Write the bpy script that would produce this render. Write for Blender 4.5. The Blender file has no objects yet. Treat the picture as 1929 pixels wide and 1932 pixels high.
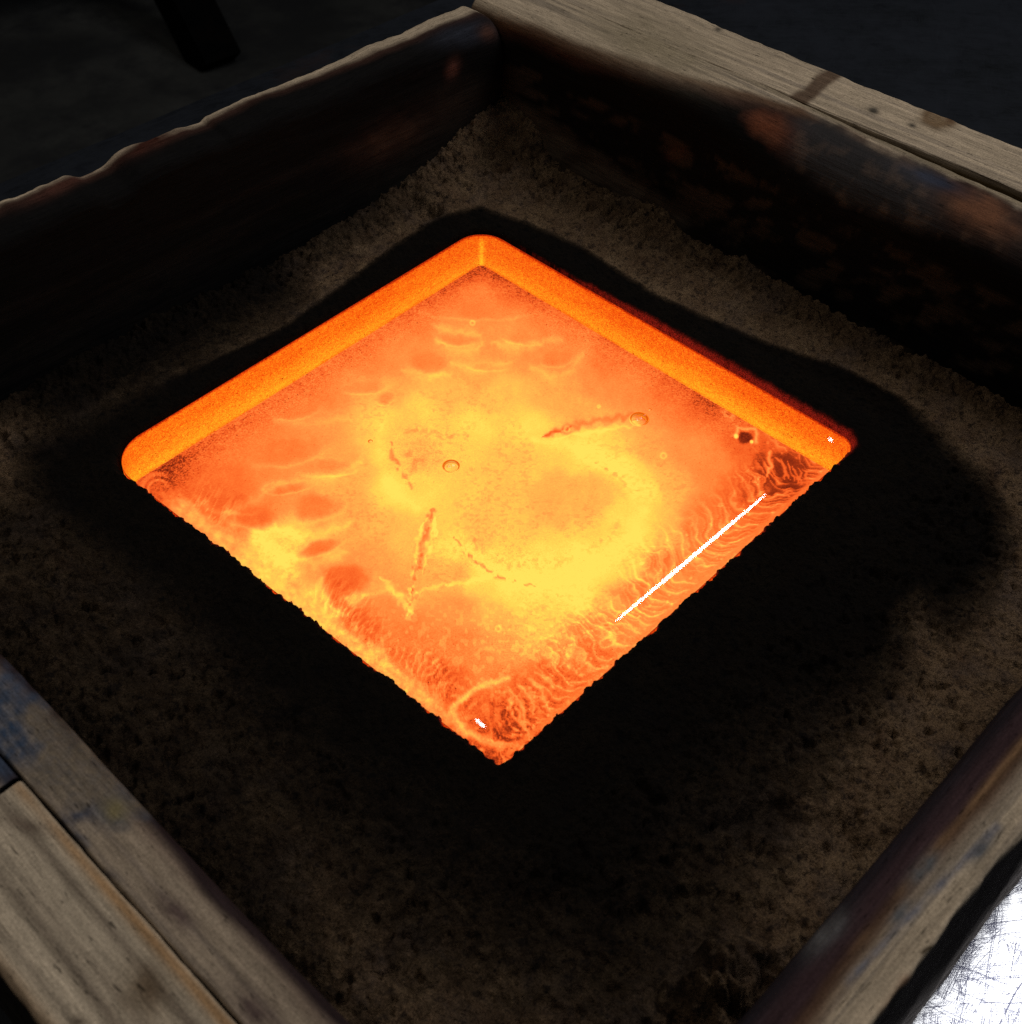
import bpy, math
import numpy as np
from mathutils import Matrix, Vector

# ------------------------------------------------------------------ camera, world, lamps, exposure
sc = bpy.context.scene
COL = sc.collection
CAM = np.array([-0.32633, -0.29635, 0.453])
RX = np.array([0.6942287, -0.71951775, 0.01845867])
UX = np.array([0.50744955, 0.50747946, 0.69639038])
FX = np.array([0.51043263, 0.47408735, -0.71742576])
FOC = 1.2443                                     # focal length / picture width
cd = bpy.data.cameras.new('camera')
cd.sensor_width = 36.0
cd.lens = 36.0 * FOC
cd.clip_start = 0.01
cd.clip_end = 60
cd.dof.use_dof = True
cd.dof.focus_distance = 0.70
cd.dof.aperture_fstop = 22.0
cam = bpy.data.objects.new('camera', cd)
COL.objects.link(cam)
cam.matrix_world = Matrix(((RX[0], UX[0], -FX[0], CAM[0]), (RX[1], UX[1], -FX[1], CAM[1]),
                           (RX[2], UX[2], -FX[2], CAM[2]), (0, 0, 0, 1)))
sc.camera = cam

w = bpy.data.worlds.new('World')
sc.world = w
w.use_nodes = True
w.node_tree.nodes['Background'].inputs[0].default_value = (0.55, 0.68, 1.0, 1)
w.node_tree.nodes['Background'].inputs[1].default_value = 0.010


def area(name, loc, target, sx, sy, power, color=(1, 1, 1), shape='RECTANGLE', xaxis=None):
    l = bpy.data.lights.new(name, 'AREA')
    l.shape = shape
    l.size = sx
    l.size_y = sy
    l.energy = power
    l.color = color
    o = bpy.data.objects.new(name, l)
    COL.objects.link(o)
    loc = Vector(loc)
    z = (loc - Vector(target)).normalized()
    xa = Vector(xaxis) if xaxis else Vector((0, 0, 1)).cross(z)
    y = z.cross(xa).normalized()
    x = y.cross(z).normalized()
    o.matrix_world = Matrix(((x.x, y.x, z.x, loc.x), (x.y, y.y, z.y, loc.y), (x.z, y.z, z.z, loc.z), (0, 0, 0, 1)))
    return o


area('strip_lamp', (1.632, 0.881, 2.0), (0.04, -0.077, 0), 0.515, 0.0062, 0.34, (0.95, 0.97, 1.0), 'ELLIPSE', (1, 0, 0))
# two far small lamps: the glints in the corners of the glass
area('small_lamp_front', (0.882, 0.905, 2.0), (-0.102, -0.0734, 0), 0.026, 0.0055, 0.014, (0.95, 0.97, 1.0), 'RECTANGLE', (0, 1, 0))
area('small_lamp_right', (2.278, 0.88, 2.0), (0.1572, -0.0779, 0), 0.012, 0.0055, 0.007, (0.95, 0.97, 1.0), 'RECTANGLE', (0, 1, 0))
area('roof_light', (1.22, -0.26, 1.95), (0, -0.28, -0.05), 1.25, 0.95, 24.0, (0.98, 0.98, 1.0))
area('workshop_light', (-0.75, 0.85, 2.1), (0, 0, 0), 1.4, 1.4, 12.0, (1.0, 0.93, 0.84))
area('front_fill_light', (0.5, -2.3, 1.0), (0, -0.27, 0), 1.0, 1.0, 7.0, (0.92, 0.96, 1.0))  # unseen fill added at the front to lift the front-right board's outer face

sc.view_settings.view_transform = 'Standard'
sc.view_settings.look = 'None'
sc.view_settings.exposure = 0.0
sc.view_settings.gamma = 1.0
sc.render.engine = 'CYCLES'
sc.cycles.pixel_filter_type = 'BLACKMAN_HARRIS'
sc.cycles.filter_width = 1.4
sc.cycles.max_bounces = 8
sc.cycles.transmission_bounces = 8
sc.cycles.sample_clamp_indirect = 4.0
sc.cycles.use_denoising = False
sc.cycles.use_adaptive_sampling = False

# ------------------------------------------------------------------ helpers
PW, PH = 1929.0, 1932.0          # the photograph's pixel frame that places were measured in
ZG = -0.003                      # level of the glass surface


def to_px(P):
    d = P - CAM
    z = d @ FX
    return PW / 2 + PW * FOC * (d @ RX) / z, PH / 2 - PW * FOC * (d @ UX) / z


def on_plane(pts, ax, v):
    """points of the picture -> points on a plane of the place"""
    out = []
    for x, y in pts:
        d = FX + RX * ((x - PW / 2) / (PW * FOC)) - UX * ((y - PH / 2) / (PW * FOC))
        out.append(CAM + d * ((v - CAM[ax]) / d[ax]))
    return np.array(out)


def sstep(a, b, x):
    t = np.clip((x - a) / (b - a), 0, 1)
    return t * t * (3 - 2 * t)


def _h(ix, iy, seed):
    n = (ix.astype(np.int64) * 374761393 + iy.astype(np.int64) * 668265263 + seed * 1442695041) & 0xFFFFFFFF
    n = ((n ^ (n >> 13)) * 1274126177) & 0xFFFFFFFF
    n = n ^ (n >> 16)
    return (n & 0xFFFF).astype(np.float32) / 65535.0


def vn(x, y, seed=0):
    """value noise, 0..1"""
    xi = np.floor(x)
    yi = np.floor(y)
    fx = x - xi
    fy = y - yi
    fx = fx * fx * (3 - 2 * fx)
    fy = fy * fy * (3 - 2 * fy)
    xi = xi.astype(np.int64)
    yi = yi.astype(np.int64)
    a = _h(xi, yi, seed)
    b = _h(xi + 1, yi, seed)
    c = _h(xi, yi + 1, seed)
    d = _h(xi + 1, yi + 1, seed)
    return (a + (b - a) * fx) * (1 - fy) + (c + (d - c) * fx) * fy


def fbm(x, y, seed=0, oct=4, gain=0.5):
    s = 0
    a = 1.0
    t = 0
    for k in range(oct):
        s = s + a * vn(x * 2 ** k + 17.3 * k, y * 2 ** k - 9.1 * k, seed + k)
        t += a
        a *= gain
    return s / t


def seg_dist(X, Y, poly, closed=False):
    """distance to a polyline and the fraction along it"""
    best = np.full(X.shape, 1e9, np.float32)
    par = np.zeros(X.shape, np.float32)
    P = list(poly) + ([poly[0]] if closed else [])
    L = [math.hypot(P[i + 1][0] - P[i][0], P[i + 1][1] - P[i][1]) for i in range(len(P) - 1)]
    tot = sum(L)
    acc = 0
    for i in range(len(P) - 1):
        ax, ay = P[i]
        bx, by = P[i + 1]
        dx, dy = bx - ax, by - ay
        t = np.clip(((X - ax) * dx + (Y - ay) * dy) / max(dx * dx + dy * dy, 1e-12), 0, 1)
        d = np.hypot(X - ax - t * dx, Y - ay - t * dy)
        m = d < best
        best[m] = d[m]
        par[m] = ((acc + t * L[i]) / tot)[m]
        acc += L[i]
    return best, par


def inside(X, Y, poly):
    r = np.zeros(X.shape, bool)
    n = len(poly)
    j = n - 1
    for i in range(n):
        xi, yi = poly[i]
        xj, yj = poly[j]
        if yi != yj:
            c = ((yi > Y) != (yj > Y)) & (X < (xj - xi) * (Y - yi) / (yj - yi) + xi)
            r ^= c
        j = i
    return r


def sdf(X, Y, poly):
    d, _ = seg_dist(X, Y, poly, True)
    return np.where(inside(X, Y, poly), -d, d)


def mesh_np(name, V, quads=None, tris=None, mats=(), attrs=None, smooth=True, mat_idx=None):
    me = bpy.data.meshes.new(name)
    V = np.ascontiguousarray(V, np.float32)
    nq = 0 if quads is None else len(quads)
    nt = 0 if tris is None else len(tris)
    loops = []
    if nq:
        loops.append(np.asarray(quads, np.int32).ravel())
    if nt:
        loops.append(np.asarray(tris, np.int32).ravel())
    loops = np.concatenate(loops)
    me.vertices.add(len(V))
    me.vertices.foreach_set('co', V.ravel())
    me.loops.add(len(loops))
    me.loops.foreach_set('vertex_index', loops)
    me.polygons.add(nq + nt)
    st = np.concatenate([np.arange(nq) * 4, nq * 4 + np.arange(nt) * 3]).astype(np.int32)
    me.polygons.foreach_set('loop_start', st)
    me.polygons.foreach_set('use_smooth', np.full(nq + nt, smooth, bool) if isinstance(smooth, bool) else smooth)
    if mat_idx is not None:
        me.polygons.foreach_set('material_index', np.asarray(mat_idx, np.int32))
    for m in mats:
        me.materials.append(m)
    me.update(calc_edges=True)
    for k, a in (attrs or {}).items():
        a = np.asarray(a, np.float32)
        if a.ndim == 2:
            c = np.ones((len(V), 4), np.float32)
            c[:, :3] = a
            at = me.attributes.new(k, 'FLOAT_COLOR', 'POINT')
            at.data.foreach_set('color', c.ravel())
        else:
            at = me.attributes.new(k, 'FLOAT', 'POINT')
            at.data.foreach_set('value', a.ravel())
    me.validate()
    return me


def link(name, me, parent=None):
    o = bpy.data.objects.new(name, me)
    COL.objects.link(o)
    if parent:
        o.parent = parent
    return o


def tag(o, label=None, cat=None, kind=None, group=None):
    for k, v in (('label', label), ('category', cat), ('kind', kind), ('group', group)):
        if v:
            o[k] = v
    return o


def grid_quads(nu, nv, wrap_u=False):
    iu = np.arange(nu if wrap_u else nu - 1)
    iv = np.arange(nv - 1)
    A, B = np.meshgrid(iu, iv, indexing='ij')
    A2 = (A + 1) % nu
    return np.stack([A * nv + B, A2 * nv + B, A2 * nv + B + 1, A * nv + B + 1], -1).reshape(-1, 4)


class NT:
    """tiny node builder"""
    def __init__(s, name):
        s.m = bpy.data.materials.new(name)
        s.m.use_nodes = True
        s.t = s.m.node_tree
        s.t.nodes.clear()
        s.out = s.t.nodes.new('ShaderNodeOutputMaterial')

    def n(s, typ, ins=None, **kw):
        nd = s.t.nodes.new(typ)
        for k, v in kw.items():
            setattr(nd, k, v)
        for k, v in (ins or {}).items():
            s.put(nd.inputs[k], v)
        return nd

    def put(s, sock, v):
        if isinstance(v, bpy.types.NodeSocket):
            s.t.links.new(v, sock)
        elif v is not None:
            sock.default_value = v

    def math(s, op, a, b=None, c=None):
        nd = s.n('ShaderNodeMath', operation=op)
        for i, v in enumerate((a, b, c)):
            if v is not None:
                s.put(nd.inputs[i], v)
        return nd.outputs[0]

    def noise(s, vec, scale, detail=4, rough=0.55, lac=2.0):
        nd = s.n('ShaderNodeTexNoise', {'Scale': scale, 'Detail': detail, 'Roughness': rough, 'Lacunarity': lac})
        s.put(nd.inputs['Vector'], vec)
        return nd.outputs['Fac']

    def ramp(s, fac, stops, interp='LINEAR'):
        nd = s.n('ShaderNodeValToRGB')
        cr = nd.color_ramp
        cr.interpolation = interp
        while len(cr.elements) < len(stops):
            cr.elements.new(0.5)
        for e, (p, c) in zip(cr.elements, stops):
            e.position = p
            e.color = (c, c, c, 1) if not hasattr(c, '__len__') else (*c, 1)
        s.put(nd.inputs[0], fac)
        return nd.outputs[0]

    def mixc(s, fac, a, b, mode='MIX'):
        nd = s.n('ShaderNodeMix', data_type='RGBA', blend_type=mode)
        s.put(nd.inputs[0], fac)
        s.put(nd.inputs[6], a)
        s.put(nd.inputs[7], b)
        return nd.outputs[2]

    def attr(s, name):
        return s.n('ShaderNodeAttribute', attribute_name=name)

    def pos(s, scale=(1, 1, 1), loc=(0, 0, 0)):
        g = s.n('ShaderNodeNewGeometry')
        mp = s.n('ShaderNodeMapping')
        s.t.links.new(g.outputs['Position'], mp.inputs['Vector'])
        mp.inputs['Scale'].default_value = scale
        mp.inputs['Location'].default_value = loc
        return mp.outputs[0]

    def bump(s, h, strength, dist, normal=None):
        nd = s.n('ShaderNodeBump', {'Strength': strength, 'Distance': dist})
        s.put(nd.inputs['Height'], h)
        if normal is not None:
            s.put(nd.inputs['Normal'], normal)
        return nd.outputs[0]

    def done(s, shader):
        s.t.links.new(shader, s.out.inputs['Surface'])
        return s.m


# ------------------------------------------------------------------ materials
def mat_wood(name, axis):
    b = NT(name)
    st = (24, 330, 330) if axis == 'x' else (330, 24, 330)
    p = b.pos(st)
    g = b.noise(p, 1.0, 5, 0.6)
    p2 = b.pos((90, 1300, 1300) if axis == 'x' else (1300, 90, 1300))
    g2 = b.noise(p2, 1.0, 3, 0.6)
    sp = b.noise(b.pos((170, 1000, 1000) if axis == 'x' else (1000, 170, 1000)), 1.0, 2, 0.5)
    spk = b.ramp(sp, [(0.27, 0.35), (0.36, 1.0)])
    col = b.attr('tint').outputs['Color']
    f = b.math('MULTIPLY', b.ramp(g, [(0.28, 0.70), (0.7, 1.16)]), b.ramp(g2, [(0.3, 0.78), (0.7, 1.18)]))
    f = b.math('MULTIPLY', f, spk)
    grit = b.noise(b.pos(), 1400, 2, 0.6)
    f = b.math('MULTIPLY', f, b.ramp(grit, [(0.3, 0.72), (0.7, 1.25)]))
    cc = b.mixc(1.0, col, f, 'MULTIPLY')
    gl = b.attr('gloss').outputs['Fac']
    rough = b.math('SUBTRACT', 0.92, b.math('MULTIPLY', gl, 0.50))
    bp = b.bump(g, 0.5, 0.0012)
    bp = b.bump(g2, 0.4, 0.0005, bp)
    lump = b.noise(b.pos(), 480, 4, 0.7)
    nd = b.n('ShaderNodeBump', {'Distance': 0.0011})
    b.put(nd.inputs['Height'], lump)
    b.put(nd.inputs['Strength'], b.math('MULTIPLY', gl, 0.9))
    b.put(nd.inputs['Normal'], bp)
    pr = b.n('ShaderNodeBsdfPrincipled', {'Base Color': cc, 'Roughness': rough, 'Normal': nd.outputs[0]})
    b.put(pr.inputs['Specular IOR Level'], b.math('MULTIPLY_ADD', gl, 0.35, 0.02))
    return b.done(pr.outputs[0])


def mat_sand():
    b = NT('foundry_sand')
    p = b.pos()
    n1 = b.noise(p, 1500, 3, 0.65)
    n2 = b.noise(p, 420, 4, 0.6)
    n3 = b.noise(p, 60, 4, 0.6)
    soot = b.attr('soot').outputs['Fac']
    sh = b.noise(p, 140, 5, 0.7)
    soot = b.math('ADD', soot, b.math('ADD', b.math('MULTIPLY', b.math('SUBTRACT', sh, 0.5), 0.9), b.math('MULTIPLY', b.math('SUBTRACT', n2, 0.5), 0.35)))
    soot = b.ramp(soot, [(0.05, 0.0), (1.0, 1.0)])
    base = b.mixc(b.ramp(n3, [(0.3, 0.0), (0.7, 1.0)]), (0.080, 0.047, 0.026, 1), (0.140, 0.090, 0.049, 1))
    n4 = b.noise(b.pos((1, 1, 1), (2, 3, 1)), 190, 6, 0.72)
    pit = b.math('MAXIMUM', b.ramp(n4, [(0.38, 1.0), (0.47, 0.0)]), b.math('MULTIPLY', b.ramp(n2, [(0.36, 1.0), (0.46, 0.0)]), 0.7))
    base = b.mixc(b.math('MULTIPLY', pit, 0.92), base, (0.026, 0.017, 0.012, 1))
    red = b.ramp(b.noise(b.pos((1, 1, 1), (7, 1, 2)), 26, 3, 0.6), [(0.5, 0.0), (0.66, 0.6)])
    base = b.mixc(red, base, (0.070, 0.048, 0.036, 1))
    base = b.mixc(1.0, base, b.ramp(n1, [(0.3, 0.4), (0.7, 1.65)]), 'MULTIPLY')
    k = b.math('POWER', 0.04, soot)
    c = b.mixc(1.0, base, k, 'MULTIPLY')
    h = b.math('ADD', b.math('MULTIPLY', n2, 1.0), b.math('MULTIPLY', n1, 0.5))
    bp = b.bump(h, 1.0, 0.0026)
    pr = b.n('ShaderNodeBsdfPrincipled', {'Base Color': c, 'Roughness': 0.95, 'Specular IOR Level': 0.06, 'Normal': bp})
    # red light of the glass on the nearest grains, put in as emission
    lip_glow = b.math('MULTIPLY', b.attr('lip_glow').outputs['Fac'], b.ramp(n1, [(0.36, 0.1), (0.62, 1.0)]))
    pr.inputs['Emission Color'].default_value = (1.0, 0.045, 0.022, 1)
    b.put(pr.inputs['Emission Strength'], b.math('MULTIPLY', lip_glow, 0.30))
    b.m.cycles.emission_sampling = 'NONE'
    return b.done(pr.outputs[0])


def mat_steel():
    b = NT('scratched_steel')
    g = b.n('ShaderNodeNewGeometry').outputs['Position']
    lines = None
    for k, (cx, cy, freq, wid, mscale, thr) in enumerate([(-0.010, -0.365, 1900, 0.0156, 70, 0.43), (0.10, -0.50, 1500, 0.0130, 50, 0.43),
                                                          (0.22, -0.20, 1200, 0.012, 40, 0.46), (-0.25, -0.60, 1700, 0.014, 60, 0.44),
                                                          (-0.33, 0.05, 1200, 0.012, 60, 0.50), (0.3, 0.9, 1000, 0.01, 50, 0.5)]):
        d = b.n('ShaderNodeVectorMath', operation='DISTANCE')
        b.put(d.inputs[0], g)
        d.inputs[1].default_value = (cx, cy, -0.075)
        wob = b.noise(b.pos((1, 1, 1), (k * 3.1, k, 0)), 9, 2)
        dd = b.math('ADD', b.math('MULTIPLY', d.outputs['Value'], freq), b.math('MULTIPLY', wob, 50.0))
        n1 = b.n('ShaderNodeTexNoise', {'Scale': 1.0, 'Detail': 1.0, 'W': dd}, noise_dimensions='1D').outputs['Fac']
        a = b.math('ABSOLUTE', b.math('SUBTRACT', n1, 0.5))
        ln = b.ramp(a, [(wid, 1.0), (wid * 3.2, 0.0)])
        mk = b.ramp(b.noise(b.pos((1, 1, 1), (k, k * 2.7, 0)), mscale, 3), [(thr, 0.0), (thr + 0.06, 1.0)])
        ln = b.math('MULTIPLY', ln, mk)
        lines = ln if lines is None else b.math('MAXIMUM', lines, ln)
    fine = b.ramp(b.noise(b.pos((1, 3.5, 1)), 900, 3, 0.7), [(0.66, 0.0), (0.72, 0.55)])
    blotch = b.ramp(b.noise(b.pos(), 30, 3), [(0.5, 0.25), (0.62, 1.0)])
    lines = b.math('MAXIMUM', lines, b.math('MULTIPLY', fine, blotch))
    spots = b.n('ShaderNodeTexVoronoi', {'Scale': 55.0, 'Randomness': 1.0}).outputs['Distance']
    b.put(b.t.nodes[-1].inputs['Vector'], g)
    sp = b.ramp(spots, [(0.06, 1.0), (0.075, 0.0)])
    sp = b.math('MULTIPLY', sp, b.ramp(b.noise(b.pos(), 17, 1), [(0.52, 0.0), (0.54, 1.0)]))
    rust = b.ramp(b.noise(b.pos((1, 1, 1), (3, 1, 0)), 7, 5, 0.65), [(0.60, 0.0), (0.70, 1.0)])
    c = b.mixc(lines, (0.74, 0.75, 0.76, 1), (0.035, 0.036, 0.055, 1))
    c = b.mixc(sp, c, (0.01, 0.01, 0.03, 1))
    met = b.math('SUBTRACT', 1.0, b.math('MAXIMUM', sp, b.math('MULTIPLY', rust, 0.7)))
    c = b.mixc(rust, c, (0.10, 0.045, 0.025, 1))
    # steel painted darker away from the front corner, where it mirrors the dark room
    dw = b.n('ShaderNodeVectorMath', operation='DISTANCE')
    b.put(dw.inputs[0], g)
    dw.inputs[1].default_value = (0.06, -0.42, -0.075)
    ms = b.noise(b.pos((1, 1, 1), (1, 6, 0)), 11, 5, 0.65)
    scale = b.ramp(b.math('ADD', dw.outputs['Value'], b.math('MULTIPLY', b.math('SUBTRACT', ms, 0.5), 0.12)), [(0.27, 0.0), (0.33, 1.0)])
    mc = b.mixc(b.ramp(ms, [(0.35, 0.0), (0.7, 1.0)]), (0.0025, 0.003, 0.0035, 1), (0.008, 0.009, 0.012, 1))
    mc = b.mixc(b.math('MULTIPLY', rust, 0.6), mc, (0.016, 0.008, 0.006, 1))
    mc = b.mixc(b.math('MULTIPLY', lines, 0.5), mc, (0.014, 0.016, 0.02, 1))
    c = b.mixc(scale, c, mc)
    met = b.math('MULTIPLY', met, b.math('SUBTRACT', 1.0, scale))
    r = b.math('ADD', 0.13, b.math('MULTIPLY', b.noise(b.pos(), 25, 4), 0.10))
    r = b.math('ADD', r, b.math('MULTIPLY', scale, 0.45))
    bp = b.bump(ms, 0.02, 0.001)
    spec = b.math('SUBTRACT', 0.3, b.math('MULTIPLY', scale, 0.24))
    pr = b.n('ShaderNodeBsdfPrincipled', {'Specular IOR Level': spec, 'Base Color': c, 'Metallic': met, 'Roughness': r, 'Normal': bp, })
    return b.done(pr.outputs[0])


def mat_floor():
    b = NT('stained_concrete')
    n1 = b.noise(b.pos((1, 1, 1)), 2.3, 5, 0.62)
    n2 = b.noise(b.pos((1, 1, 1), (4, 2, 0)), 9, 5, 0.65)
    c = b.mixc(b.ramp(n1, [(0.38, 0.0), (0.62, 1.0)]), (0.008, 0.008, 0.007, 1), (0.040, 0.040, 0.034, 1))
    c = b.mixc(b.ramp(n2, [(0.36, 0.85), (0.56, 0.0)]), c, (0.006, 0.006, 0.006, 1))
    pr = b.n('ShaderNodeBsdfPrincipled', {'Base Color': c, 'Roughness': 0.9, 'Normal': b.bump(n2, 0.3, 0.01)})
    return b.done(pr.outputs[0])


def mat_dark_metal():
    b = NT('dark_painted_steel')
    n = b.noise(b.pos(), 30, 4)
    c = b.mixc(b.ramp(n, [(0.45, 0.0), (0.7, 1.0)]), (0.0008, 0.0008, 0.0009, 1), (0.003, 0.002, 0.0015, 1))
    pr = b.n('ShaderNodeBsdfPrincipled', {'Base Color': c, 'Roughness': 0.8, 'Specular IOR Level': 0.04, 'Normal': b.bump(n, 0.3, 0.002)})
    return b.done(pr.outputs[0])


def mat_glass_top():
    b = NT('clear_hot_glass')
    n = b.noise(b.pos(), 26, 2, 0.5)
    bp = b.bump(n, 0.003, 0.002)
    fr = b.n('ShaderNodeFresnel', {'IOR': 1.75, 'Normal': bp}).outputs[0]
    tr = b.n('ShaderNodeBsdfRefraction', {'Color': (1, 0.985, 0.96, 1), 'Roughness': 0.0, 'IOR': 1.5, 'Normal': bp})
    gs = b.n('ShaderNodeBsdfGlossy', {'Roughness': 0.0, 'Normal': bp})
    mx = b.n('ShaderNodeMixShader')
    b.put(mx.inputs[0], fr)
    b.put(mx.inputs[1], tr.outputs[0])
    b.put(mx.inputs[2], gs.outputs[0])
    return b.done(mx.outputs[0])


def mat_glow():
    """the molten skin of the glass where it lies against the sand: it gives off its own light"""
    b = NT('glowing_glass_skin')
    h = b.attr('warmth').outputs['Fac']
    gr = b.attr('grain').outputs['Fac']
    p = b.pos()
    n1 = b.noise(p, 1050, 3, 0.62)
    n2 = b.noise(p, 330, 3, 0.6)
    d = b.math('MULTIPLY', b.math('SUBTRACT', n1, 0.5), b.math('MULTIPLY', gr, 0.80))
    d2 = b.math('MULTIPLY', b.math('SUBTRACT', n2, 0.5), b.math('MULTIPLY', gr, 0.26))
    h = b.math('ADD', b.math('ADD', h, d), d2)
    pits = b.math('MULTIPLY', b.ramp(b.noise(b.pos((1, 1, 1), (5, 2, 1)), 800, 2, 0.5), [(0.27, 1.0), (0.33, 0.0)]), b.math('MULTIPLY', gr, 0.45))
    h = b.math('SUBTRACT', h, pits)
    c = b.ramp(h, [(0.0, (0.16, 0.014, 0.004)), (0.12, (0.36, 0.035, 0.006)), (0.25, (0.88, 0.102, 0.014)), (0.40, (1.0, 0.185, 0.030)),
                   (0.58, (1.0, 0.305, 0.060)), (0.76, (1.0, 0.48, 0.082)), (0.90, (1.0, 0.65, 0.088)), (1.0, (1.0, 0.76, 0.11))])
    wall = b.attr('wall').outputs['Fac']
    cw = b.ramp(h, [(0.0, (0.35, 0.012, 0.001)), (0.25, (0.9, 0.07, 0.003)), (0.45, (1.0, 0.165, 0.006)), (0.7, (1.0, 0.34, 0.012)), (1.0, (1.0, 0.58, 0.02))])
    c = b.mixc(wall, c, cw)
    e = b.n('ShaderNodeEmission', {'Color': c, 'Strength': 1.13})
    b.m.cycles.emission_sampling = 'NONE'        # it is only ever seen through the glass
    return b.done(e.outputs[0])


M_SAND, M_STEEL, M_FLOOR, M_DARK = mat_sand(), mat_steel(), mat_floor(), mat_dark_metal()
M_WX, M_WY = mat_wood('weathered_wood_along', 'x'), mat_wood('weathered_wood_across', 'y')
M_GTOP, M_GLOW = mat_glass_top(), mat_glow()

# ------------------------------------------------------------------ floor and steel table
ZT = -0.075


def slab(x0, x1, y0, y1, z0, z1, bev=0.002):
    x0, x1 = min(x0, x1), max(x0, x1)
    V = []
    for z, i in ((z0, bev), (z0 + bev, 0), (z1 - bev, 0), (z1, bev)):
        V += [(x0 + i, y0 + i, z), (x1 - i, y0 + i, z), (x1 - i, y1 - i, z), (x0 + i, y1 - i, z)]
    Q = [(3, 2, 1, 0), (12, 13, 14, 15)]
    for k in range(3):
        for j in range(4):
            a, c = k * 4 + j, k * 4 + (j + 1) % 4
            Q.append((a, c, c + 4, a + 4))
    return np.array(V), np.array(Q)


fl = link('floor', mesh_np('floor', [(-8, -8, -0.9), (12, -8, -0.9), (12, 12, -0.9), (-8, 12, -0.9)], [(0, 1, 2, 3)], mats=[M_FLOOR]))
tag(fl, 'dark stained workshop floor below the table', kind='structure')

table = tag(link('steel_table', None), 'scratched bare steel table under the wooden frame', 'table')
table.location = (0, 0, -0.9)
V, Q = slab(-1.0, 1.6, -1.1, 0.571, ZT - 0.03, ZT)
link('table_top', mesh_np('table_top', V + [0, 0, 0.9], Q, mats=[M_STEEL], smooth=False), table)
for lx, ly in ((-0.95, -1.05), (1.55, -1.05), (-0.95, 0.5), (1.55, 0.5)):
    V, Q = slab(lx - 0.03, lx + 0.03, ly - 0.03, ly + 0.03, 0.0, 0.795)
    link('leg', mesh_np('leg', V, Q, mats=[M_DARK], smooth=False), table)

# dark steel trestle on the floor behind the table
tr = tag(link('trestle', None), 'dark steel trestle standing on the floor behind the table', 'trestle')
tr.location = (1.17, 2.02, -0.9)


def beam(p, q, wd):
    p, q = np.array(p, float), np.array(q, float)
    d = (q - p) / np.linalg.norm(q - p)
    s = np.cross(d, [0, 0, 1.0])
    s = s / np.linalg.norm(s) if np.linalg.norm(s) > 1e-6 else np.array([1.0, 0, 0])
    t = np.cross(s, d)
    V = [c + s * a * wd / 2 + t * bb * wd / 2 for c in (p, q) for a, bb in ((-1, -1), (1, -1), (1, 1), (-1, 1))]
    Q = [(3, 2, 1, 0), (4, 5, 6, 7)] + [(j, (j + 1) % 4, (j + 1) % 4 + 4, j + 4) for j in range(4)]
    return np.array(V), np.array(Q)


for nm, p, q, wd in (('leg', (0, 0, 0), (0.02, 0.30, 0.34), 0.09), ('leg', (-0.75, 0.30, 0), (-0.5, 0.42, 0.34), 0.09),
                     ('crossbar', (-0.70, 0.46, 0.36), (0.3, 0.22, 0.36), 0.10)):
    V, Q = beam(p, q, wd)
    link(nm, mesh_np(nm, V, Q, mats=[M_DARK], smooth=False), tr)

# ------------------------------------------------------------------ glass outline
GT, GL_, GR, GF = np.array([.1664, .1939]), np.array([-.1224, .1817]), np.array([.1641, -.0906]), np.array([-.112, -.0952])


def rounded(corners, radii, n_arc, n_side):
    """outline that walks round the corners, counter-clockwise"""
    out = []
    m = len(corners)
    for i in range(m):
        c = corners[i]
        a = corners[i - 1] - c
        b_ = corners[(i + 1) % m] - c
        a = a / np.linalg.norm(a)
        b_ = b_ / np.linalg.norm(b_)
        r = radii[i]
        half = math.acos(np.clip(a @ b_, -1, 1)) / 2
        t = r / math.tan(half)
        cen = c + (a + b_) / np.linalg.norm(a + b_) * (r / math.sin(half))
        p0, p1 = c + a * t, c + b_ * t
        a0 = math.atan2(*(p0 - cen)[::-1])
        a1 = math.atan2(*(p1 - cen)[::-1])
        while a1 < a0:
            a1 += 2 * math.pi
        for k in range(n_arc):
            th = a0 + (a1 - a0) * k / (n_arc - 1)
            out.append(cen + r * np.array([math.cos(th), math.sin(th)]))
        c2 = corners[(i + 1) % m]
        d2 = corners[(i + 2) % m] - c2
        d2 = d2 / np.linalg.norm(d2)
        h2 = math.acos(np.clip((-b_) @ d2, -1, 1)) / 2
        q = c2 - b_ * (radii[(i + 1) % m] / math.tan(h2))
        for k in range(1, n_side + 1):
            out.append(p1 + (q - p1) * k / (n_side + 1))
    return np.array(out)


ORDER = [GF, GR, GT, GL_]          # counter-clockwise from above
RAD = [0.003, 0.010, 0.018, 0.024]
OUT_C = rounded(ORDER, RAD, 12, 24)

# ------------------------------------------------------------------ sand bed
IX0, IX1, IY0, IY1 = -0.246, 0.251, -0.243, 0.257     # inner faces of the frame
nx, ny = 640, 644
gx = np.linspace(IX0 - 0.001, IX1 + 0.001, nx)
gy = np.linspace(IY0 - 0.001, IY1 + 0.001, ny)
X, Y = np.meshgrid(gx, gy, indexing='ij')
X = X.astype(np.float32)
Y = Y.astype(np.float32)
jx = (vn(X * 700, Y * 700, 91) - .5) * 0.0006
jy = (vn(X * 700, Y * 700, 92) - .5) * 0.0006
e = sdf(X, Y, OUT_C)
near_side = np.maximum(sstep(-.080, -.092, Y), sstep(-.105, -.114, X) * sstep(.165, .15, Y))
e = e - 0.0012 + 0.0010 * near_side + (fbm(X * 330, Y * 330, 5, 4) - 0.5) * (0.0016 + 0.0022 * near_side) + (vn(X * 60, Y * 60, 6) - .5) * 0.0012
dB = np.hypot(IX1 - X, IY1 - Y)
dRB, dLB, dFL, dFR = IX1 - X, IY1 - Y, X - IX0, Y - IY0
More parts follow.
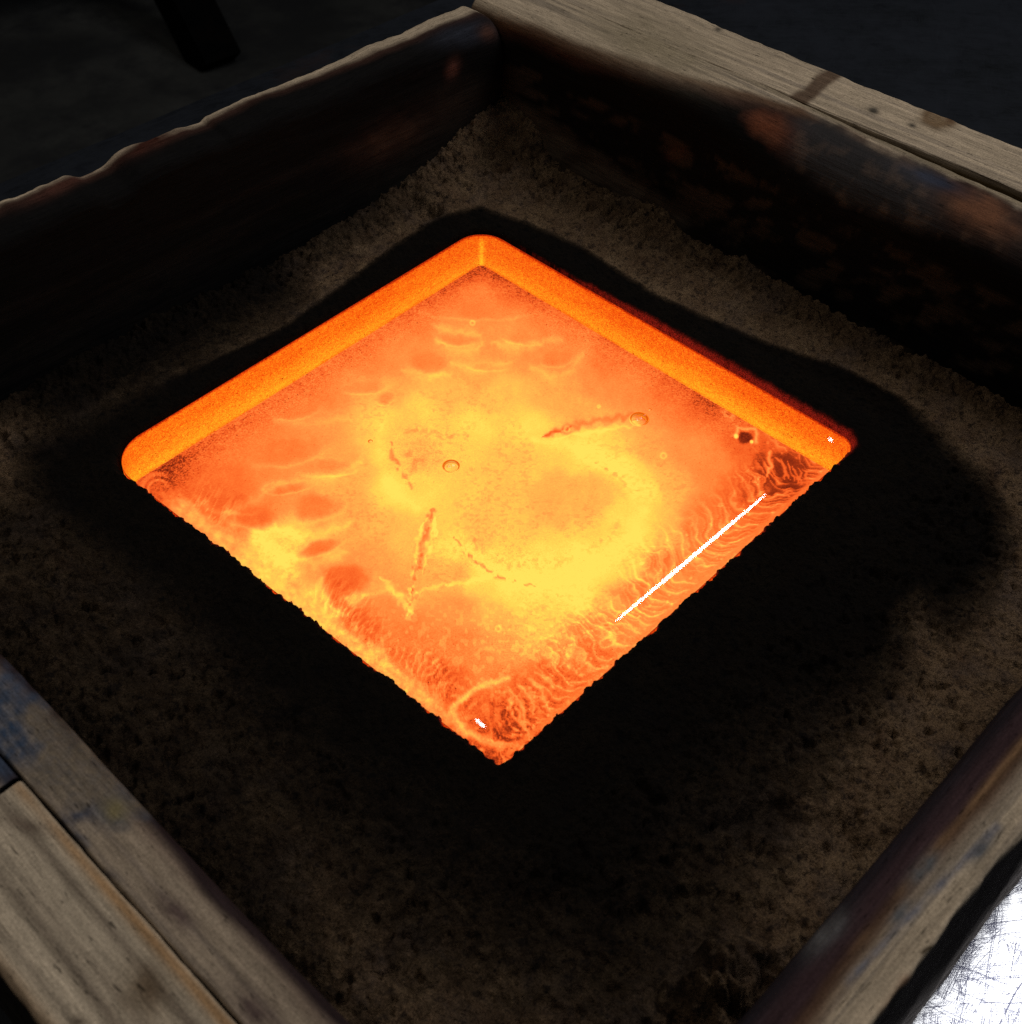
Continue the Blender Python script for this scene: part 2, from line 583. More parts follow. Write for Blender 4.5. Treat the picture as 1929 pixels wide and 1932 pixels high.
z = -0.004 * sstep(0.004, 0.05, e)
# banks against the back boards and the pile in the back corner
ub = Y
rb_h = np.interp(ub, [-.25, -.14, -.067, -.003, .05, .08, .115, .167, .21, .226, .258], [-.010, -.0095, -.016, -.0125, .0026, -.0088, .0074, .001, .003, .0219, .0287])
lb_h = np.interp(X, [-.25, -.05, .03, .0945, .145, .186, .2147, .245], [-.004, -.004, -.012, -.006, .0055, .012, .0256, .0316])
z = z + (rb_h - z) * np.exp(-(dRB / 0.020) ** 2)
z = z + (lb_h - z) * np.exp(-(dLB / 0.020) ** 2)
z = np.maximum(z, 0.034 * np.exp(-(dB / 0.040) ** 2) - 0.002)
# trench along the front-left board, a slight one at the front right
z -= 0.016 * np.exp(-(dFL / 0.016) ** 2) * sstep(0.0, 0.2, fbm(X * 14, Y * 14, 21, 2) - 0.28)
z -= 0.006 * np.exp(-(dFR / 0.010) ** 2)
# broad waves, clods, crumbs and pits
away = sstep(0.006, 0.045, e)
z += (fbm(X * 22, Y * 22, 31, 3) - .5) * 0.010 * away
far = sstep(0.02, 0.06, e)
cl = fbm(X * 95, Y * 95, 33, 3)
z += (np.abs(cl - .5) * 2) ** 1.0 * 0.0042 * (0.25 * away + 0.75 * far)
bank = np.maximum(np.exp(-(dRB / 0.035) ** 2), np.exp(-(dLB / 0.035) ** 2))
z += (fbm(X * 190, Y * 190, 34, 3) - .5) * (0.0016 + 0.0020 * bank)
z += (vn(X * 520, Y * 520, 35) - .5) * (0.0007 + 0.0002 * bank)


def worley(x, y, seed):
    xi, yi = np.floor(x).astype(np.int64), np.floor(y).astype(np.int64)
    best = np.full(x.shape, 9.0, np.float32)
    for i in (-1, 0, 1):
        for j in (-1, 0, 1):
            px_ = xi + i + _h(xi + i, yi + j, seed)
            py_ = yi + j + _h(xi + i, yi + j, seed + 1)
            best = np.minimum(best, (x - px_) ** 2 + (y - py_) ** 2)
    return np.sqrt(best)


g1 = np.clip(1 - worley(X * 420, Y * 420, 61) * 1.5, 0, 1)
g2 = np.clip(1 - worley(X * 170, Y * 170, 63) * 1.35, 0, 1)
z += g1 * 0.0011 * (0.45 + 0.15 * bank + .85 * far)
z += g2 * 0.0026 * sstep(.42, .62, fbm(X * 30, Y * 30, 65, 3)) * (0.2 * away + 0.7 * far + .1 * bank)
pitm = sstep(.60, .72, fbm(X * 150, Y * 210, 67, 3)) * (0.3 * away + .7 * far)
z -= pitm * 0.0030 * sstep(.30, .55, fbm(X * 25, Y * 25, 68, 3))
# holes left in the sand, given where the picture shows them
for px, py, r_, dep in ((940, 315, .012, .010), (803, 395, .009, .008), (1395, 1595, .012, .006), (1450, 1540, .010, .006), (1600, 1570, .008, .005), (1400, 1880, .012, .010)):
    c = on_plane([(px, py)], 2, 0.0)[0]
    q = np.hypot((X - c[0]), (Y - c[1])) / r_ + (fbm(X * 120, Y * 120, 41, 2) - .5) * 0.8
    z -= dep * np.exp(-q ** 4)
# loose clods near the front board
for px, py, r_, hgt in ((1385, 1835, .013, .013), (1352, 1850, .010, .010), (1345, 1905, .012, .011), (1290, 1895, .009, .007), (1480, 1800, .008, .006)):
    c = on_plane([(px, py)], 2, 0.0)[0]
    q = np.hypot((X - c[0]), (Y - c[1])) / r_ + (fbm(X * 150, Y * 150, 42, 3) - .5) * 1.1
    z += hgt * np.clip(1 - q ** 2, 0, 1) ** 0.5
# rounded lip of the mould and its wall
lip = 0.0035
z += np.where(e < lip, -((lip - np.maximum(e, 0)) ** 2) / (2 * lip) * 1.2, 0)
z = np.where(e < 0, -0.060, z)
# soot sprayed round the mould
PXs, PYs = to_px(np.stack([X, Y, np.clip(z, -.02, .05)], -1).reshape(-1, 3))
PXs = PXs.reshape(X.shape)
PYs = PYs.reshape(X.shape)
SOOT = [(905, 393), (1000, 425), (1100, 470), (1230, 555), (1330, 600), (1450, 650), (1600, 700), (1700, 755), (1790, 850), (1860, 920),
        (1888, 975), (1890, 1040), (1850, 1110), (1790, 1165), (1735, 1125), (1700, 1150), (1685, 1240), (1650, 1290), (1540, 1370),
        (1450, 1470), (1340, 1590), (1270, 1720), (1170, 1840), (1050, 1795), (900, 1755), (780, 1680), (640, 1590), (545, 1500), (460, 1420),
        (410, 1330), (370, 1230), (310, 1150), (230, 1090), (130, 1010), (55, 915), (60, 850), (130, 800), (250, 740), (400, 680), (530, 622),
        (640, 545), (740, 470), (830, 410)]
ds = sdf(PXs, PYs, SOOT)
low = sstep(900, 1500, PYs)
soft = 6 + low * 210 * (1 - .6 * sstep(1400, 1700, PXs)) + 45 * sstep(420, 150, PXs) + 22 * sstep(1650, 1850, PXs)
soot = 0.55 - ds / (2 * soft)
soot = np.clip(soot, 0, 1.6)
soot = np.maximum(soot, 0.44 * sstep(760, 420, PXs) * sstep(830, 1000, PYs) + 0.10 * sstep(1300, 700, PXs) * low)
soot = np.maximum(soot, 0.42 * np.exp(-(dLB / .028) ** 2) * sstep(.22, .10, X) + .16 * np.exp(-(dRB / .022) ** 2))  # sand darkened in a strip along the back boards
# patches of darker sand in the trench along the front-left board
trench = np.exp(-(dFL / 0.020) ** 2) * sstep(0.42, 0.56, fbm(X * 18, Y * 18, 51, 3)) * 0.8
soot = np.maximum(soot, trench)
# the far-left sand below the back-left board is sooty too
fl_s = sdf(PXs, PYs, [(-300, 520), (0, 440), (520, 440), (560, 560), (330, 700), (120, 800), (30, 760), (-300, 900)])
soot = np.maximum(soot, np.clip(0.5 - fl_s / 120, 0, 0.85))
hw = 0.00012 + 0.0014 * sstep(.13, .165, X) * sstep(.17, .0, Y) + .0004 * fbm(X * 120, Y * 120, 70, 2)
lip_glow = np.exp(-(np.maximum(e, 0) / hw) ** 2) * (e > 0.0) * np.maximum(sstep(.12, .165, X) * sstep(.18, .05, Y), near_side)  # where the red light of the glass is put on the lip
V = np.stack([X + jx, Y + jy, z], -1).reshape(-1, 3)
sand = link('sand', mesh_np('sand', V, grid_quads(nx, ny), mats=[M_SAND], attrs={'soot': soot.ravel(), 'lip_glow': lip_glow.ravel()}))
tag(sand, 'damp brown foundry sand packed in the frame, blackened with soot round the glass', kind='stuff')

# ------------------------------------------------------------------ wooden frame
frame = tag(link('wooden_frame', None), 'old charred wooden moulding box holding the sand and the glowing glass', 'frame')
frame.location = (0, 0, ZT)
ZTOP, ZB = 0.09, ZT + 0.001
BARE = np.array([0.318, 0.247, 0.168])


def lerp(c, col, m):
    return c + (np.array(col) - c) * np.clip(m, 0, 1)[..., None]


def plank(axis, s0, s1, tin, tout, mat, seed, r_in, r_out, paint, ns=560, top_dip=None, edge_chip=0.002, label=None, zoff=0.0):
    """one board: a closed profile (inner face, worn corner, top, outer corner, outer face) swept along its length"""
    wd = abs(tout - tin)
    sg = 1 if tout > tin else -1
    s = np.linspace(s0, s1, ns)
    rin = r_in(s) if callable(r_in) else np.full(ns, r_in)
    rout = r_out(s) if callable(r_out) else np.full(ns, r_out)
    prof_t, prof_z, q = [], [], []
    zt = ZTOP + zoff + (fbm(s * 9, s * 0 + seed, seed, 3) - .5) * 0.0025 + (top_dip(s) if top_dip else 0)
    n_face, n_c, n_top, n_oc, n_of = 46, 14, 34, 10, 34
    zc = zt - rin
    for k in range(n_face):
        f = k / n_face
        zz = ZB + (zc - ZB) * f
        prof_t.append(np.zeros(ns)); prof_z.append(zz); q.append(zt - zz)
    for k in range(n_c):
        a = k / n_c * math.pi / 2
        prof_t.append(rin * (1 - math.cos(a))); prof_z.append(zc + rin * math.sin(a))
        q.append(rin * (1 - a) * 1.0)
    for k in range(n_top):
        f = k / n_top
        tt = rin + (wd - rin - rout) * f
        prof_t.append(tt); prof_z.append(zt + 0 * tt); q.append(rin * (1 - math.pi / 2) - (tt - rin))
    for k in range(n_oc):
        a = k / n_oc * math.pi / 2
        prof_t.append(wd - rout + rout * math.sin(a)); prof_z.append(zt - rout * (1 - math.cos(a)))
        q.append(np.full(ns, -wd))
    for k in range(n_of + 1):
        f = k / n_of
        prof_t.append(np.full(ns, wd)); prof_z.append((zt - rout) * (1 - f) + ZB * f); q.append(np.full(ns, -wd - 0.02 * f))
    T = np.array(prof_t).T
    Z = np.array(prof_z).T
    Qd = np.array(q).T
    S = np.repeat(s[:, None], T.shape[1], 1)
    # outer edge splinters
    chip = (fbm(S * 55, S * 0 + 3.3, seed + 7, 4) - .5) * edge_chip
    T = T + chip * sstep(wd * 0.45, wd, T)
    # rough surface
    body = (fbm(S * 60, T * 320 + Z * 320, seed + 11, 3) - .5) * 0.0009
    onin = (T < 1e-4)
    Z = Z + np.where(onin, 0, body)
    T = T + np.where(onin | (Qd < -wd + 1e-6), body * 1.4 + (fbm(S * 12, Z * 40, seed + 13, 2) - .5) * 0.0016, 0)
    A = S
    B = tin + sg * T
    P = np.stack([A, B, Z], -1) if axis == 'x' else np.stack([B, A, Z], -1)
    PX, PY = to_px(P.reshape(-1, 3))
    PX, PY = PX.reshape(S.shape), PY.reshape(S.shape)
    col, gloss = paint(S, T, Z, Qd, PX, PY, wd)
    npf = T.shape[1]
    quads = grid_quads(ns, npf)
    if (axis == 'x') == (sg > 0):
        quads = quads[:, ::-1]
    V = P.reshape(-1, 3)
    nV = len(V)
    # end caps and underside
    c0, c1 = V[:npf].mean(0), V[-npf:].mean(0)
    V = np.vstack([V, c0, c1])
    tr_ = []
    for j in range(npf):
        k = (j + 1) % npf
        tr_.append((j, k, nV))
        tr_.append(((ns - 1) * npf + k, (ns - 1) * npf + j, nV + 1))
    und = np.stack([np.arange(ns - 1) * npf + npf - 1, np.arange(ns - 1) * npf, np.arange(1, ns) * npf, np.arange(1, ns) * npf + npf - 1], -1)
    if (axis == 'x') == (sg > 0):
        und = und[:, ::-1]
    colf = np.vstack([col.reshape(-1, 3), col[0, 0][None], col[-1, 0][None]])
    glf = np.concatenate([gloss.ravel(), [0, 0]])
    V[:, 2] -= ZT
    me = mesh_np('plank', V, np.vstack([quads, und]), np.array(tr_), mats=[mat], attrs={'tint': colf, 'gloss': glf})
    o = link('plank', me, frame)
    if label:
        o['label'] = label
    return o


def base_paint(S, T, Z, Q, wd, seed, q_char, q_rust, qn=0.006):
    """bare wood on top, scorched brown at the worn corner, black char down the inner face"""
    n = (fbm(S * 26, T * 40 + Z * 40, seed, 4) - .5) * 2
    n2 = fbm(S * 8, (T + Z) * 200, seed + 3, 4)
    col = np.broadcast_to(BARE, S.shape + (3,)).copy()
    col *= (0.82 + 0.36 * n2)[..., None]
    # long dark grain bands
    gb = fbm(S * 3.0, T * 330, seed + 5, 3)
    col = lerp(col, (0.17, 0.135, 0.10), sstep(0.56, 0.68, gb) * 0.75)
    qq = Q + n * qn
    col = lerp(col, (0.080, 0.044, 0.026), sstep(q_rust - .004, q_rust + .004, qq))
    col = lerp(col, (0.030, 0.015, 0.011), sstep(q_char - .006, q_char + .001, qq))
    col = lerp(col, (0.0036, 0.0031, 0.0029), sstep(q_char, q_char + .008, qq))
    streak = fbm(S * 5, Z * 120, seed + 9, 4)
    col = lerp(col, (0.008, 0.006, 0.005), sstep(.58, .72, streak) * sstep(q_char + .006, q_char + .02, qq) * 0.8)
    # outer face darker than the top
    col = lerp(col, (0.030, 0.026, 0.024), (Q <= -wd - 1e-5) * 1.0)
    gloss = 0.10 * sstep(q_char, q_char + .01, qq)
    return col, gloss


def spot(PX, PY, x, y, rx, ry, ang=0.0, seed=0, rag=0.5):
    a = math.radians(ang)
    u = ((PX - x) * math.cos(a) + (PY - y) * math.sin(a)) / rx
    v = (-(PX - x) * math.sin(a) + (PY - y) * math.cos(a)) / ry
    return np.exp(-(u * u + v * v)) * (1 - rag + 2 * rag * fbm(PX / 22, PY / 22, seed, 3))


# back-left board
def paint_lb(S, T, Z, Q, PX, PY, wd):
    qr = np.interp(S, [-.25, -.1, 0, .06, .12, .18, .23], [-.016, -.016, -.016, -.014, -.011, -.008, -.003])
    col, gl = base_paint(S, T, Z, Q, wd, 101, qr - 0.003, qr - .001, 0.003)
    col = lerp(col, (0.035, 0.012, 0.008), spot(PX, PY, 285, 270, 60, 14, -27, 3, .4) * 1.1)
    col = lerp(col, (0.05, 0.02, 0.014), spot(PX, PY, 120, 350, 70, 12, -27, 4, .4))
    col = lerp(col, (0.017, 0.018, 0.024), spot(PX, PY, 880, 65, 55, 22, -10, 5, .5))
    col = lerp(col, (0.09, 0.035, 0.025), spot(PX, PY, 855, 130, 10, 18, 20, 6, .7) * 1.2)
    col = lerp(col, (0.06, 0.028, 0.02), spot(PX, PY, 920, 62, 16, 14, 0, 7, .5))
    col = lerp(col, (0.034, 0.017, 0.011), spot(PX, PY, 740, 262, 80, 32, -28, 8, .6) * 1.1)
    col = lerp(col, (0.022, 0.014, 0.010), spot(PX, PY, 860, 200, 60, 40, -28, 9, .6))
    # sand dusted on the lower face near the corner
    col = lerp(col, (0.022, 0.017, 0.013), sstep(.045, .08, Q) * sstep(.08, .24, S) * fbm(S * 60, Z * 60, 71, 3) * 1.2)
    return col, gl


lb_dip = lambda s: (-0.0055 * sstep(-.058, -.046, s) * sstep(-.022, -.036, s) - 0.0025 * sstep(.036, .030, s) * sstep(.012, .026, s)
                    - 0.006 * sstep(.238, .252, s) - .0005 + 0.0035 * (fbm(s * 45, s * 0 + 1, 77, 4) - .5))
plank('x', -0.33, 0.2475, 0.256, 0.286, M_WX, 11, lambda s: 0.006 + 0.006 * fbm(s * 10, s * 0, 3, 2) + .010 * sstep(.15, .25, s), 0.004, paint_lb,
      top_dip=lb_dip, edge_chip=0.004, label='back left board with a narrow ragged top edge')


# back-right board: two planks with a gap that opens towards the right
def paint_rb(S, T, Z, Q, PX, PY, wd):
    qr = np.interp(S, [-.26, -.1, .0, .05, .1, .15, .22, .3], [-.006, -.006, -.013, -.024, -.016, -.007, .002, .004])
    col, gl = base_paint(S, T, Z, Q, wd, 121, qr + 0.010, qr, 0.005)
    # loose sand on the top near the corner
    col = lerp(col, (0.21, 0.165, 0.105), spot(PX, PY, 1230, 85, 130, 42, 20, 8, .35) * 1.1)
    # tarry burn on the worn edge
    tar = sdf(PX, PY, [(1400, 218), (1440, 212), (1560, 228), (1690, 290), (1830, 345), (1960, 410), (1960, 520), (1840, 462), (1700, 432), (1600, 388), (1480, 308), (1412, 246)])
    tn = (fbm(PX / 30, PY / 30, 15, 4) - .5) * 40
    tm = 1 - sstep(-10, 12, tar + tn * .6)
    dark = lerp(np.broadcast_to(np.array([0.012, 0.009, 0.008]), col.shape).copy(), (0.040, 0.025, 0.017), sstep(.52, .7, fbm(PX / 26, PY / 26, 16, 4)))
    dark = lerp(dark, (0.120, 0.036, 0.016), spot(PX, PY, 1440, 240, 50, 34, 30, 17, .4))
    dark = lerp(dark, (0.105, 0.042, 0.02), spot(PX, PY, 1850, 400, 75, 34, 28, 18, .5) * 1.2)
    dark = lerp(dark, (0.10, 0.06, 0.035), spot(PX, PY, 1640, 262, 90, 12, 28, 19, .5))
    dark = lerp(dark, (0.018, 0.020, 0.032), spot(PX, PY, 1760, 340, 60, 14, 20, 20, .5))
    col = col * (1 - tm[..., None]) + dark * tm[..., None]
    gl = np.maximum(gl, .42 * tm * sstep(1450, 1520, PX) * (1 - .6 * sstep(1740, 1800, PX)))
    col = lerp(col, (0.08, 0.03, 0.018), spot(PX, PY, 1277, 292, 15, 12, 0, 21, .7) * 1.2)
    col = lerp(col, (0.03, 0.02, 0.013), sstep(.06, .085, Q) * sstep(.0, .2, S) * fbm(S * 50, Z * 60, 72, 3) * 1.3)
    dust = sdf(PX, PY, [(944, 165), (1040, 232), (1140, 298), (1250, 372), (1300, 425), (1130, 372), (1040, 320), (940, 240)])
    col = lerp(col, (0.060, 0.043, 0.030), (1 - sstep(-14, 10, dust + (fbm(PX / 30, PY / 30, 74, 3) - .5) * 24)) * .85)
    sheen = fbm(PX / 70 + PY / 40, PY / 26 - PX / 60, 75, 4)
    col = lerp(col, (0.030, 0.019, 0.012), sstep(.50, .68, sheen) * (Q > .03) * .8)
    # the bare line of wood under the gap
    col = lerp(col, (0.20, 0.155, 0.10), sstep(wd - .0045, wd - .0028, T) * (Z > ZTOP - .006) * sstep(.12, .06, S) * 0.9)
    return col, gl


def worn(s):
    return 0.010 + 0.010 * sstep(.12, .02, s) + 0.010 * np.exp(-((s - .02) / .05) ** 2) + .004 * fbm(s * 12, s * 0, 9, 2)


plank('y', 0.2872, -0.36, 0.250, 0.2915, M_WY, 21, worn, 0.0008, paint_rb, edge_chip=0.0012, label='inner back right plank with a tarry burnt hollow',
      top_dip=lambda s: -0.003 * sstep(.1, -.05, s))


def paint_rbo(S, T, Z, Q, PX, PY, wd):
    n2 = fbm(S * 7, T * 300, 131, 4)
    col = BARE * 1.06 * (0.78 + 0.44 * n2)[..., None]
    col = lerp(col, (0.21, 0.165, 0.12), sstep(.54, .7, fbm(S * 2.5, T * 420, 133, 3)) * .8)
    col = lerp(col, (0.21, 0.165, 0.105), spot(PX, PY, 1240, 70, 120, 45, 20, 8, .35) * .8)
    d, _ = seg_dist(PX, PY, [(1590, 128), (1545, 160), (1490, 205)])
    col = lerp(col, (0.070, 0.042, 0.026), (1 - sstep(9, 19, d + (fbm(PX / 20, PY / 20, 23, 2) - .5) * 10)) * .92)
    d, _ = seg_dist(PX, PY, [(1748, 215), (1765, 205), (1790, 218), (1795, 232), (1765, 238), (1745, 228)], True)
    col = lerp(col, (0.105, 0.062, 0.032), np.exp(-(d / 9) ** 2) * .9)
    col = lerp(col, (0.15, 0.095, 0.05), spot(PX, PY, 1768, 223, 26, 16, 10, 24, .3))
    d, _ = seg_dist(PX, PY, [(1790, 226), (1815, 226), (1850, 240)])
    col = lerp(col, (0.10, 0.055, 0.03), np.exp(-(d / 7) ** 2) * .85)
    for x, y, r in ((1647, 210, 12), (1688, 178, 8), (1860, 250, 12), (1355, 57, 7), (1720, 238, 8), (1240, 125, 14)):
        col = lerp(col, (0.06, 0.05, 0.038), spot(PX, PY, x, y, r, r * .55, 15, 25, .7))
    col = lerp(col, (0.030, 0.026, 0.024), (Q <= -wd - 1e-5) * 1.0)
    col = lerp(col, (0.08, 0.05, 0.02), (Q > .0015) * 1.0)
    return col, np.zeros(S.shape)


gap_in = lambda s: 0.0008 + 0 * s
o = plank('y', 0.2872, -0.36, 0.2936, 0.3365, M_WY, 31, 0.0010, 0.0015, paint_rbo, edge_chip=0.004, label='outer back right plank with a dark stripe and a ring knot')
# the outer plank has warped away from the inner one: the gap runs out towards the corner
co = np.empty(len(o.data.vertices) * 3, np.float32)
o.data.vertices.foreach_get('co', co)
co = co.reshape(-1, 3)
gapw = np.interp(co[:, 1], [-.36, -.12, 0, .11, .15, .3], [.0026, .0020, .0010, -.0006, -.0019, -.0019])
co[:, 0] += (gapw - 0.0002) * sstep(.3365, .2936, co[:, 0])
o.data.vertices.foreach_set('co', co.ravel())


# front-right board
def paint_fr(S, T, Z, Q, PX, PY, wd):
    col, gl = base_paint(S, T, Z, Q, wd, 141, -0.006, -0.0125, 0.003)
    d = T - 0.0125
    col = lerp(col, (0.034, 0.019, 0.020), (1 - sstep(-.002, .0015, d + (fbm(S * 40, T * 30, 142, 3) - .5) * .004)) * (Z > 0.06))
    col = lerp(col, (0.014, 0.012, 0.015), (1 - sstep(-.010, -.004, d)) * (Z > 0.06) * .9)
    col = lerp(col, (0.13, 0.072, 0.036), np.exp(-((d - .0008) / .0014) ** 2) * (Z > .08) * sstep(.40, .62, fbm(S * 34, T * 60, 143, 3)) * 1.0)
    for x, y, r in ((1740, 1640, 26), (1850, 1600, 22), (1560, 1760, 30), (1700, 1720, 18)):
        col = lerp(col, (0.085, 0.082, 0.080), spot(PX, PY, x, y, r * 1.6, r * .6, -48, 26, .6))
    dd, _ = seg_dist(PX, PY, [(1880, 1560), (1790, 1650), (1700, 1745), (1600, 1850)])
    col = lerp(col, (0.11, 0.105, 0.115), np.exp(-(dd / 9) ** 2) * fbm(PX / 25, PY / 25, 27, 3) * 1.3)
    dd, _ = seg_dist(PX, PY, [(1740, 1795), (1755, 1786), (1768, 1790)])
    col = lerp(col, (0.05, 0.035, 0.02), np.exp(-(dd / 4) ** 2))
    dd, _ = seg_dist(PX, PY, [(1670, 1915), (1710, 1850)])
    col = lerp(col, (0.19, 0.09, 0.045), np.exp(-(dd / 12) ** 2) * .7)
    out = (Q <= -wd - 1e-5)
    f = (-Q - wd) / 0.02
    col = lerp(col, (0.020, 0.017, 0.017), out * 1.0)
    col = lerp(col, (0.50, 0.44, 0.41), out * sstep(.45, 1.0, f) * fbm(S * 6, Z * 420, 144, 3) * 1.6)  # lower part painted paler for light thrown up by the bright steel
    return col, gl * .3


plank('x', -0.2445, 0.2485, -0.2425, -0.2728, M_WX, 41, 0.013, 0.0015, paint_fr, edge_chip=0.004, label='front right board with a dark scorched inner edge')


# front-left board: two planks
def paint_fl(S, T, Z, Q, PX, PY, wd):
    col, gl = base_paint(S, T, Z, Q, wd, 151, 0.001, -0.003, 0.003)
    on = (Z > 0.06)
    col = lerp(col, (0.175, 0.130, 0.095), on * .5)
    col = lerp(col, (0.022, 0.014, 0.014), (1 - sstep(.0025, .007, T + (fbm(S * 30, T * 30, 152, 3) - .5) * .006)) * on)
    blue = sdf(PX, PY, [(-200, 1060), (0, 1240), (120, 1310), (240, 1420), (330, 1520), (300, 1540), (215, 1545), (130, 1610), (60, 1500), (-200, 1440)])
    bm = (1 - sstep(-55, 30, blue + (fbm(PX / 38, PY / 38, 28, 5) - .5) * 150)) * (.55 + .6 * fbm(PX / 12, PY / 12, 39, 3)) * on
    sandy = sstep(.36, .62, fbm(PX / 75, PY / 75, 29, 3) + .22 * np.exp(-(((PX - 110) / 95) ** 2 + ((PY - 1465) / 75) ** 2)) - .05)
    bc = lerp(np.broadcast_to(np.array([0.036, 0.048, 0.072]), col.shape).copy(), (0.13, 0.10, 0.068), sandy * (.6 + .5 * fbm(PX / 7, PY / 7, 30, 2)))
    bc = lerp(bc, (0.020, 0.026, 0.045), spot(PX, PY, 150, 1560, 60, 35, 10, 36, .6))
    col = col * (1 - bm[..., None]) + bc * bm[..., None]
    col = lerp(col, (0.15, 0.12, 0.06), spot(PX, PY, 218, 1528, 24, 22, 0, 31, .6) * on)
    col = lerp(col, (0.05, 0.048, 0.06), spot(PX, PY, 188, 1648, 30, 9, 10, 32, .4) * on)
    for x, y, r in ((480, 1900, 60), (330, 1720, 50)):
        col = lerp(col, (0.070, 0.045, 0.040), spot(PX, PY, x, y, r, r * .5, 45, 33, .6) * on * .8)
    return col, gl * .6


plank('y', 0.2545, -0.276, -0.2455, -0.2682, M_WY, 51, 0.009, 0.0012, paint_fl, edge_chip=0.0010, label='inner front left plank with a blue grey tarnish patch')


def paint_flo(S, T, Z, Q, PX, PY, wd):
    n2 = fbm(S * 6, T * 260, 161, 4)
    col = np.array([0.335, 0.268, 0.188]) * (0.78 + 0.44 * n2)[..., None]
    # dark grain lines run lengthwise
    for t0, w_, a in ((.010, .0016, .75), (.0185, .0013, .5), (.0235, .002, .75), (.031, .0015, .4)):
        wob = (fbm(S * 9, S * 0 + t0 * 999, 162, 2) - .5) * .006
        col = lerp(col, (0.085, 0.062, 0.045), np.exp(-((T - t0 + wob) / w_) ** 2) * a * (.4 + fbm(S * 30, T * 50, 163, 3)))
    col = lerp(col, (0.26, 0.150, 0.070), np.exp(-((T - .0022) / .0020) ** 2) * sstep(.35, .7, fbm(S * 26, T * 40, 164, 3)) * 1.0)
    col = lerp(col, (0.24, 0.14, 0.07), sstep(wd - .006, wd - .001, T) * .5)
    k = spot(PX, PY, 283, 1862, 20, 32, -10, 34, .2)
    col = lerp(col, (0.045, 0.028, 0.018), k)
    col = lerp(col, (0.13, 0.09, 0.055), spot(PX, PY, 275, 1870, 50, 55, 0, 35, .4) * .8)
    col = lerp(col, (0.07, 0.05, 0.035), spot(PX, PY, 150, 1925, 14, 9, 0, 37, .4))
    col = lerp(col, (0.12, 0.085, 0.06), spot(PX, PY, 50, 1555, 40, 14, 20, 38, .5) * .9)
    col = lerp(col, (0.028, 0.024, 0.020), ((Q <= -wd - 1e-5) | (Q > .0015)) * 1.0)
    return col, np.zeros(S.shape)


plank('y', -0.028, -0.340, -0.2692, -0.3085, M_WY, 61, 0.0016, 0.003, paint_flo, edge_chip=0.003, label='outer front left plank of pale bare wood with a dark knot')

plank('y', 0.2545, -0.0262, -0.2692, -0.3075, M_WY, 71, 0.002, 0.003, paint_fl, edge_chip=0.003, label='short dark tarnished plank behind the pale outer plank end')

# ------------------------------------------------------------------ the glowing glass
DEP = 0.050
NA, NS_ = 40, 330
out = rounded(ORDER, RAD, NA, NS_)
NU = len(out)
cen = np.array([0.022, 0.047])
# top: rings from the rim inwards, the rim rolled over by surface tension
e_in = np.concatenate([np.linspace(0, 0.005, 14), np.linspace(0.007, 0.128, 30)])
ext = 0.132
sc_r = 1 - e_in / ext * 0.97
zr = ZG - 0.0 * np.clip(1 - e_in / 0.0030, 0, 1) ** 2.0
top = np.zeros((NU, len(e_in), 3))
top[:, :, :2] = cen + (out - cen)[:, None, :] * sc_r[None, :, None]
top[:, :, 2] = zr[None, :]
# mould wall
nw = 60
fw = np.linspace(0, 1, nw)
wallv = np.zeros((NU, nw, 3))
ws = 1 - 0.022 * fw ** 1.0
out2 = rounded([GF, GR, GT - [.0035, .0035], GL_], [0.003, 0.009, 0.0035, 0.014], NA, NS_)
prof = out[:, None, :] + (out2 - out)[:, None, :] * (fw[None, :, None] ** 0.8)
wallv[:, :, :2] = cen + (prof - cen) * ws[None, :, None]
wallv[:, :, 2] = zr[0] + (-(DEP) - zr[0]) * fw[None, :]
# underside with the pressed picture
nb = 250
fb = np.linspace(0, 1, nb)
bot = np.zeros((NU, nb, 3))
bs = ws[-1] * (1 - fb * 0.995)
bot[:, :, :2] = cen + (out2 - cen)[:, None, :] * bs[None, :, None]
bot[:, :, 2] = -DEP


def seen_px(P):
    """where a point under the glass shows in the picture, bent at the surface (Snell)"""
    h = P[:, :2] - CAM[:2]
    L = np.hypot(h[:, 0], h[:, 1])
    H = CAM[2] - ZG
    D = ZG - P[:, 2]
    lo, hi = np.zeros_like(L), L.copy()
    for _ in range(30):
        m = (lo + hi) / 2
        f = m / np.hypot(m, H) - 1.5 * (L - m) / np.hypot(L - m, D)
        lo = np.where(f < 0, m, lo)
        hi = np.where(f < 0, hi, m)
    E = np.empty_like(P)
    E[:, :2] = CAM[:2] + h * ((lo + hi) / 2 / L)[:, None]
    E[:, 2] = ZG
    return to_px(E)


